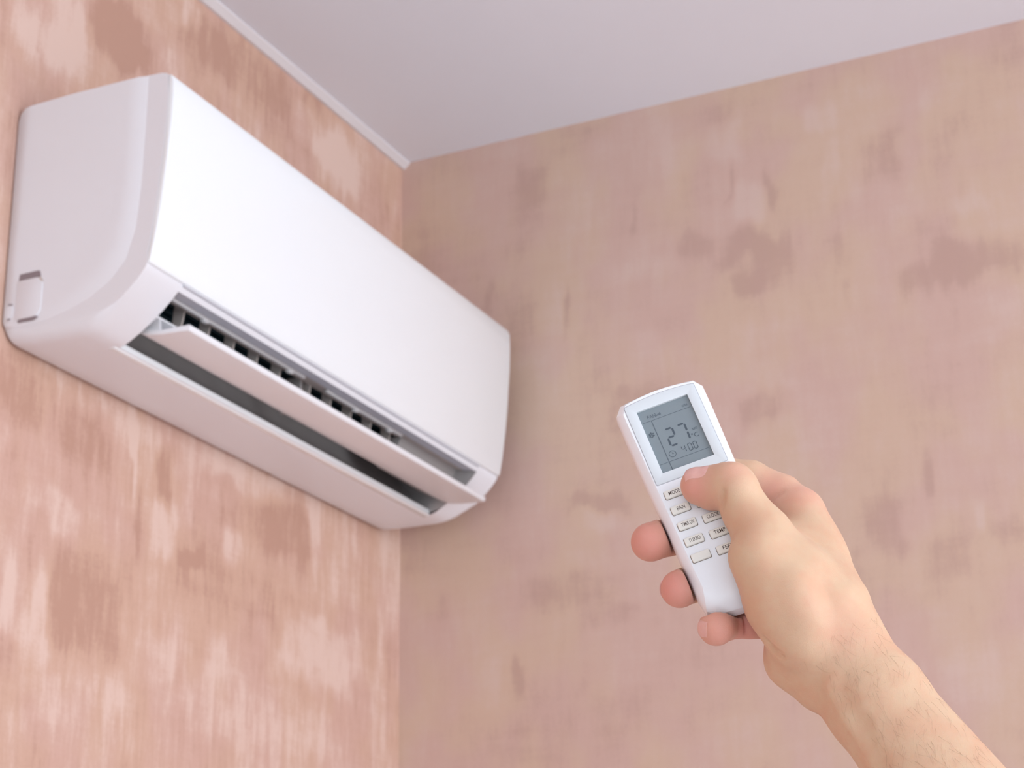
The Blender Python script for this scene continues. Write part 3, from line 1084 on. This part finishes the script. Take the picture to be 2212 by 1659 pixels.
# keep clear of the remote: press flat against it
sl = sub(RP0 - 175, RP0 + 175)
X, Y, Z = grid(sl)
qx, qy, qz = X - RP0[0], Y - RP0[1], Z - RP0[2]
du = qx * RU[0] + qy * RU[1] + qz * RU[2]
dv = qx * RV[0] + qy * RV[1] + qz * RV[2]
dn = qx * RN[0] + qy * RN[1] + qz * RN[2]
halfw = 23.0 - 0.0 * dv + 1.4 * np.clip((dv + 95) / 100, 0, 1)
ax = np.abs(du) - halfw
ay = np.abs(dv + 35.1) - 65.4
az = np.abs(dn + 8.0) - 9.3
rd = 3.0
ax, ay, az = ax + rd, ay + rd, az + rd
dbox = np.sqrt(np.maximum(ax, 0) ** 2 + np.maximum(ay, 0) ** 2 + np.maximum(az, 0) ** 2) + np.minimum(np.maximum(ax, np.maximum(ay, az)), 0) - rd
skin[sl] = -smin(-skin[sl], dbox.astype(np.float32) - 0.15, 1.2)
del X, Y, Z, qx, qy, qz, du, dv, dn, halfw, ax, ay, az, dbox


def surface_nets(F):
    """one vertex per sign-changing cell, one quad per sign-changing edge"""
    neg = F < 0
    nx, ny, nz = F.shape
    cnt = np.zeros((nx - 1, ny - 1, nz - 1), np.int8)
    corners = [(i, j, k) for i in (0, 1) for j in (0, 1) for k in (0, 1)]
    for i, j, k in corners:
        cnt += neg[i:nx - 1 + i, j:ny - 1 + j, k:nz - 1 + k]
    act = (cnt > 0) & (cnt < 8)
    idx = np.argwhere(act)
    vid = np.full(act.shape, -1, np.int64)
    vid[act] = np.arange(len(idx))
    val = {}
    for c in corners:
        val[c] = F[idx[:, 0] + c[0], idx[:, 1] + c[1], idx[:, 2] + c[2]].astype(np.float64)
    acc = np.zeros((len(idx), 3))
    num = np.zeros(len(idx))
    for c in corners:
        for ax_ in range(3):
            if c[ax_] == 0:
                e = list(c)
                e[ax_] = 1
                e = tuple(e)
                a, b = val[c], val[e]
                s = (a < 0) != (b < 0)
                t = np.where(s, a / np.where(s, a - b, 1), 0)
                p = np.tile(np.array(c, float), (len(idx), 1))
                p[:, ax_] += t
                acc[s] += p[s]
                num[s] += 1
    P = idx + acc / num[:, None]
    quads = []
    for ax_ in range(3):
        o1, o2 = [(1, 2), (2, 0), (0, 1)][ax_]
        n0 = [slice(None)] * 3
        n1 = [slice(None)] * 3
        n0[ax_] = slice(0, -1)
        n1[ax_] = slice(1, None)
        A, B = neg[tuple(n0)], neg[tuple(n1)]
        E = np.argwhere(A != B)
        sgn = A[E[:, 0], E[:, 1], E[:, 2]]
        ok = (E[:, o1] > 0) & (E[:, o2] > 0) & (E[:, o1] < F.shape[o1] - 1) & (E[:, o2] < F.shape[o2] - 1)
        E, sgn = E[ok], sgn[ok]
        def at(d1, d2):
            q = E.copy()
            q[:, o1] += d1
            q[:, o2] += d2
            return vid[q[:, 0], q[:, 1], q[:, 2]]
        Q = np.stack([at(-1, -1), at(0, -1), at(0, 0), at(-1, 0)], 1)
        Q[~sgn] = Q[~sgn][:, ::-1]
        quads.append(Q)
    return P, np.concatenate(quads)


P, Q = surface_nets(skin)
P = LO + P * VOX
# relax a little so that the voxel steps vanish
e = np.concatenate([Q[:, [0, 1]], Q[:, [1, 2]], Q[:, [2, 3]], Q[:, [3, 0]]])
e = np.unique(np.sort(e, 1), axis=0)
deg = np.bincount(e.ravel(), minlength=len(P)).astype(float)[:, None]
for it in range(10):
    s = np.zeros_like(P)
    for c in range(3):
        s[:, c] = np.bincount(e[:, 0], P[e[:, 1], c], len(P)) + np.bincount(e[:, 1], P[e[:, 0], c], len(P))
    lam = 0.55 if it % 2 == 0 else -0.50
    P = P + lam * (s / deg - P)

HAND_O = J(1815, 1420, 58)
M4 = np.array(CAM_M)
def to_world(P_):
    return (M4[:3, :3] @ (P_.T / 1000.0)).T + M4[:3, 3]

HW = Vector(to_world(HAND_O[None])[0])
PW = to_world(P) - np.array(HW)
me = bpy.data.meshes.new('person')
me.vertices.add(len(PW))
me.vertices.foreach_set('co', PW.astype(np.float32).ravel())
me.loops.add(Q.size)
me.loops.foreach_set('vertex_index', Q.ravel().astype(np.int32))
me.polygons.add(len(Q))
me.polygons.foreach_set('loop_start', np.arange(0, Q.size, 4, dtype=np.int32))
me.update(calc_edges=True)
me.validate()
me.polygons.foreach_set('use_smooth', [True] * len(me.polygons))
bm = bmesh.new()
bm.from_mesh(me)
bmesh.ops.recalc_face_normals(bm, faces=bm.faces)
bm.to_mesh(me)
bm.free()

# blood-flushed skin of fingertips and knuckles, stored as a vertex attribute
spots = [(J(1400, 1170, 20), 13, 1.0), (J(1462, 1272, 36), 13, 1.0), (J(1548, 1358, 52), 11, 1.0), (J(1502, 1048, 32), 11, 0.75), (J(1440, 1160, 10), 12, 0.9), (J(1600, 1345, 35), 16, 0.8),
         (J(1670, 1060, 6), 13, 0.55), (J(1725, 1075, 10), 12, 0.5), (J(1585, 1020, 42), 8, 0.35), (J(1745, 1320, 80), 12, 0.12), (J(1820, 1375, 80), 14, 0.15), (J(1540, 1075, 28), 9, 0.5), (J(1640, 1350, 40), 14, 0.6)]
pink = np.zeros(len(P))
for c, r, a in spots:
    d = np.linalg.norm(P - c, axis=1)
    pink = np.maximum(pink, a * np.exp(-(d / r) ** 2))
at_ = me.attributes.new('flush', 'FLOAT', 'POINT')
at_.data.foreach_set('value', pink.astype(np.float32))

w = NT('skin')
cc = w.coord()
fl_at = w.n('ShaderNodeAttribute', attribute_name='flush').outputs['Fac']
mot = w.noise(cc, 55.0, 3, 0.6)
mot2 = w.noise(cc, 260.0, 3, 0.6)
skin_c = w.mix(w.smooth(mot, 0.35, 0.68), srgb(221, 185, 153), srgb(220, 174, 143))
skin_c = w.mix(w.math('MULTIPLY', mot2, 0.25), skin_c, srgb(208, 161, 136))
skin_c = w.mix(w.math('MULTIPLY', fl_at, 0.85), skin_c, srgb(227, 139, 134))
w.set(Base_Color=skin_c, Roughness=0.52, Specular_IOR_Level=0.35, Subsurface_Weight=0.25, Subsurface_Scale=0.004)
w.b.inputs['Subsurface Radius'].default_value = (1.0, 0.35, 0.2)
vor = w.n('ShaderNodeTexVoronoi', feature='DISTANCE_TO_EDGE')
w.put(vor.inputs['Vector'], cc)
vor.inputs['Scale'].default_value = 1100.0
hg = w.math('ADD', w.math('MULTIPLY', w.smooth(vor.outputs['Distance'], 0.0, 0.12), 0.5), w.math('MULTIPLY', mot2, 1.2))
w.bump(hg, 0.22, 0.0004)
MAT_SKIN = w.m
me.materials.append(MAT_SKIN)
hand = bpy.data.objects.new('person', me)
COL.objects.link(hand)
hand.location = HW
tag(hand, 'bare right forearm and hand gripping the remote, thumb on its keys', 'person')


# nails: thin plates that follow the skin beneath them
def nail(name, centre, axis, normal, length, width, label, lift=0.30):
    axis = np.asarray(axis, float)
    axis /= np.linalg.norm(axis)
    normal = np.asarray(normal, float)
    normal -= axis * (normal @ axis)
    normal /= np.linalg.norm(normal)
    side_ = np.cross(axis, normal)
    nu, nv_ = 15, 13
    pts, lifts = [], []
    for i in range(nu):
        u_ = -1 + 2 * i / (nu - 1)
        for k in range(nv_):
            v_ = -1 + 2 * k / (nv_ - 1)
            half = width / 2 * (1.0 - 0.10 * u_) * (1 - 0.42 * max(0.0, -u_ - 0.35) ** 1.5 - 0.25 * max(0.0, u_ - 0.55) ** 1.3)
            bow = length / 2 * (u_ + 0.22 * (1 - v_ * v_) * max(0.0, u_) * 0.9 - 0.22 * (1 - v_ * v_) * max(0.0, -u_))
            pts.append(centre + axis * bow + side_ * half * v_ + normal * 2.0)
            edge = max(abs(v_) ** 6, max(0.0, -u_) ** 5)
            lifts.append(lift * (1 - 1.9 * edge) + 0.25 * max(0.0, u_) ** 3)
    pts, lifts = np.array(pts), np.array(lifts)
    for it in range(14):
        d = sample(skin, pts) - lifts
        g = grad(skin, pts)
        stp = np.clip((g @ normal), 0.35, 1.0)
        pts = pts - normal[None] * (d / stp)[:, None] * 0.7
    n_ = grad(skin, pts)
    low = pts - n_ * 0.55
    allp = np.concatenate([pts, low])
    W_ = to_world(allp) - np.array(HW)
    m_ = nu * nv_
    F = []
    for i in range(nu - 1):
        for k in range(nv_ - 1):
            a = i * nv_ + k
            F.append((a, a + 1, a + nv_ + 1, a + nv_))
            F.append((m_ + a, m_ + a + nv_, m_ + a + nv_ + 1, m_ + a + 1))
    for i in range(nu - 1):
        a, b = i * nv_, (i + 1) * nv_
        F += [(a, b, m_ + b, m_ + a), (a + nv_ - 1, m_ + a + nv_ - 1, m_ + b + nv_ - 1, b + nv_ - 1)]
    for k in range(nv_ - 1):
        F += [(k, m_ + k, m_ + k + 1, k + 1)]
        a = (nu - 1) * nv_ + k
        F += [(a, a + 1, m_ + a + 1, m_ + a)]
    o = mesh_obj(name, W_.tolist(), F, MAT_NAIL, hand, True, 50)
    o['label'] = label
    return o


w = NT('fingernail')
cc = w.coord()
w.set(Base_Color=w.mix(w.noise(cc, 400, 2), srgb(232, 168, 158), srgb(236, 184, 172)), Roughness=0.28, Specular_IOR_Level=0.5, Subsurface_Weight=0.15, Subsurface_Scale=0.002)
w.b.inputs['Subsurface Radius'].default_value = (1.0, 0.35, 0.2)
MAT_NAIL = w.m
nail('fingernail', J(1507, 1040, 29), J(1500, 1046, 26) - J(1560, 1048, 30), (0.0, 0.92, 0.38), 10.5, 11.0, 'pink thumb nail')
nail('fingernail', J(1546, 1358, 50), (0.33, -0.05, 0.95), (-0.93, 0.05, 0.25), 9.0, 9.0, 'pale little finger nail')
nail('fingernail', J(1466, 1272, 32), (-0.55, -0.12, 0.8), (-0.85, 0.1, -0.45), 10.5, 11.5, 'ring finger nail seen edge on')

# fine brown hair of the forearm
co_n = np.empty(len(me.vertices) * 3, np.float32)
me.vertices.foreach_get('normal', co_n)
NW = co_n.reshape(-1, 3)
R3 = np.array(m3)
PC = P
pxs = PC[:, 0] / -PC[:, 2] * FPX + IMG_W / 2
pys = -PC[:, 1] / -PC[:, 2] * FPX + IMG_H / 2
ncam = NW @ R3
armdir = J(2140, 1850, 124) - J(1810, 1412, 60)
armdir /= np.linalg.norm(armdir)
along = (PC - J(1740, 1300, 60)) @ armdir
rng = np.random.default_rng(12)
cand = np.where((along > 24) & (along < 150) & (ncam[:, 2] > -0.35) & (pxs > 1640))[0]
tv, tf = [], []
placed = 0
for vi in rng.permutation(cand):
    # denser on the thumb side of the arm
    up = ncam[vi, 0] * 0.75 + ncam[vi, 1] * 0.66
    if rng.random() > np.clip(0.18 + 0.75 * (1 - abs(up - 0.25) * 1.3), 0.03, 1):
        continue
    p, n_ = PC[vi].copy(), ncam[vi]
    t_ = armdir - n_ * (armdir @ n_)
    t_ /= np.linalg.norm(t_) + 1e-9
    b_ = np.cross(n_, t_)
    ang = rng.normal(-0.35, 0.5)
    d = t_ * math.cos(ang) + b_ * math.sin(ang)
    ln = rng.uniform(4.5, 11.0)
    curl = rng.normal(0.0, 0.09)
    lift = rng.uniform(0.12, 0.35)
    base = len(tv)
    ns = 6
    for s_ in range(ns + 1):
        q = s_ / ns
        r_ = 0.032 * (1 - 0.8 * q)
        h_ = (lift * q - 0.75 * lift * q * q) * ln * 0.55 + 0.03
        cpt = p + n_ * h_
        for k in range(3):
            a = 2 * math.pi * k / 3
            tv.append(cpt + (b_ * math.cos(a) + n_ * math.sin(a)) * r_)
        ang += curl
        d = t_ * math.cos(ang) + b_ * math.sin(ang)
        p = p + d * ln / ns
        val = sample(skin, p[None])[0]
        p = p - grad(skin, p[None])[0] * val
    for s_ in range(ns):
        for k in range(3):
            a, b2 = base + s_ * 3 + k, base + s_ * 3 + (k + 1) % 3
            tf.append((a, b2, b2 + 3, a + 3))
    placed += 1
    if placed >= 420:
        break
w = NT('arm_hair')
w.set(Base_Color=w.mix(w.noise(w.coord(), 90, 1), srgb(112, 76, 56), srgb(150, 108, 84)), Roughness=0.5)
hw_ = to_world(np.array(tv)) - np.array(HW)
hair = mesh_obj('arm_hair', hw_.tolist(), tf, w.m, hand)
hair['kind'] = 'stuff'
hair['label'] = 'fine brown hair on the forearm'
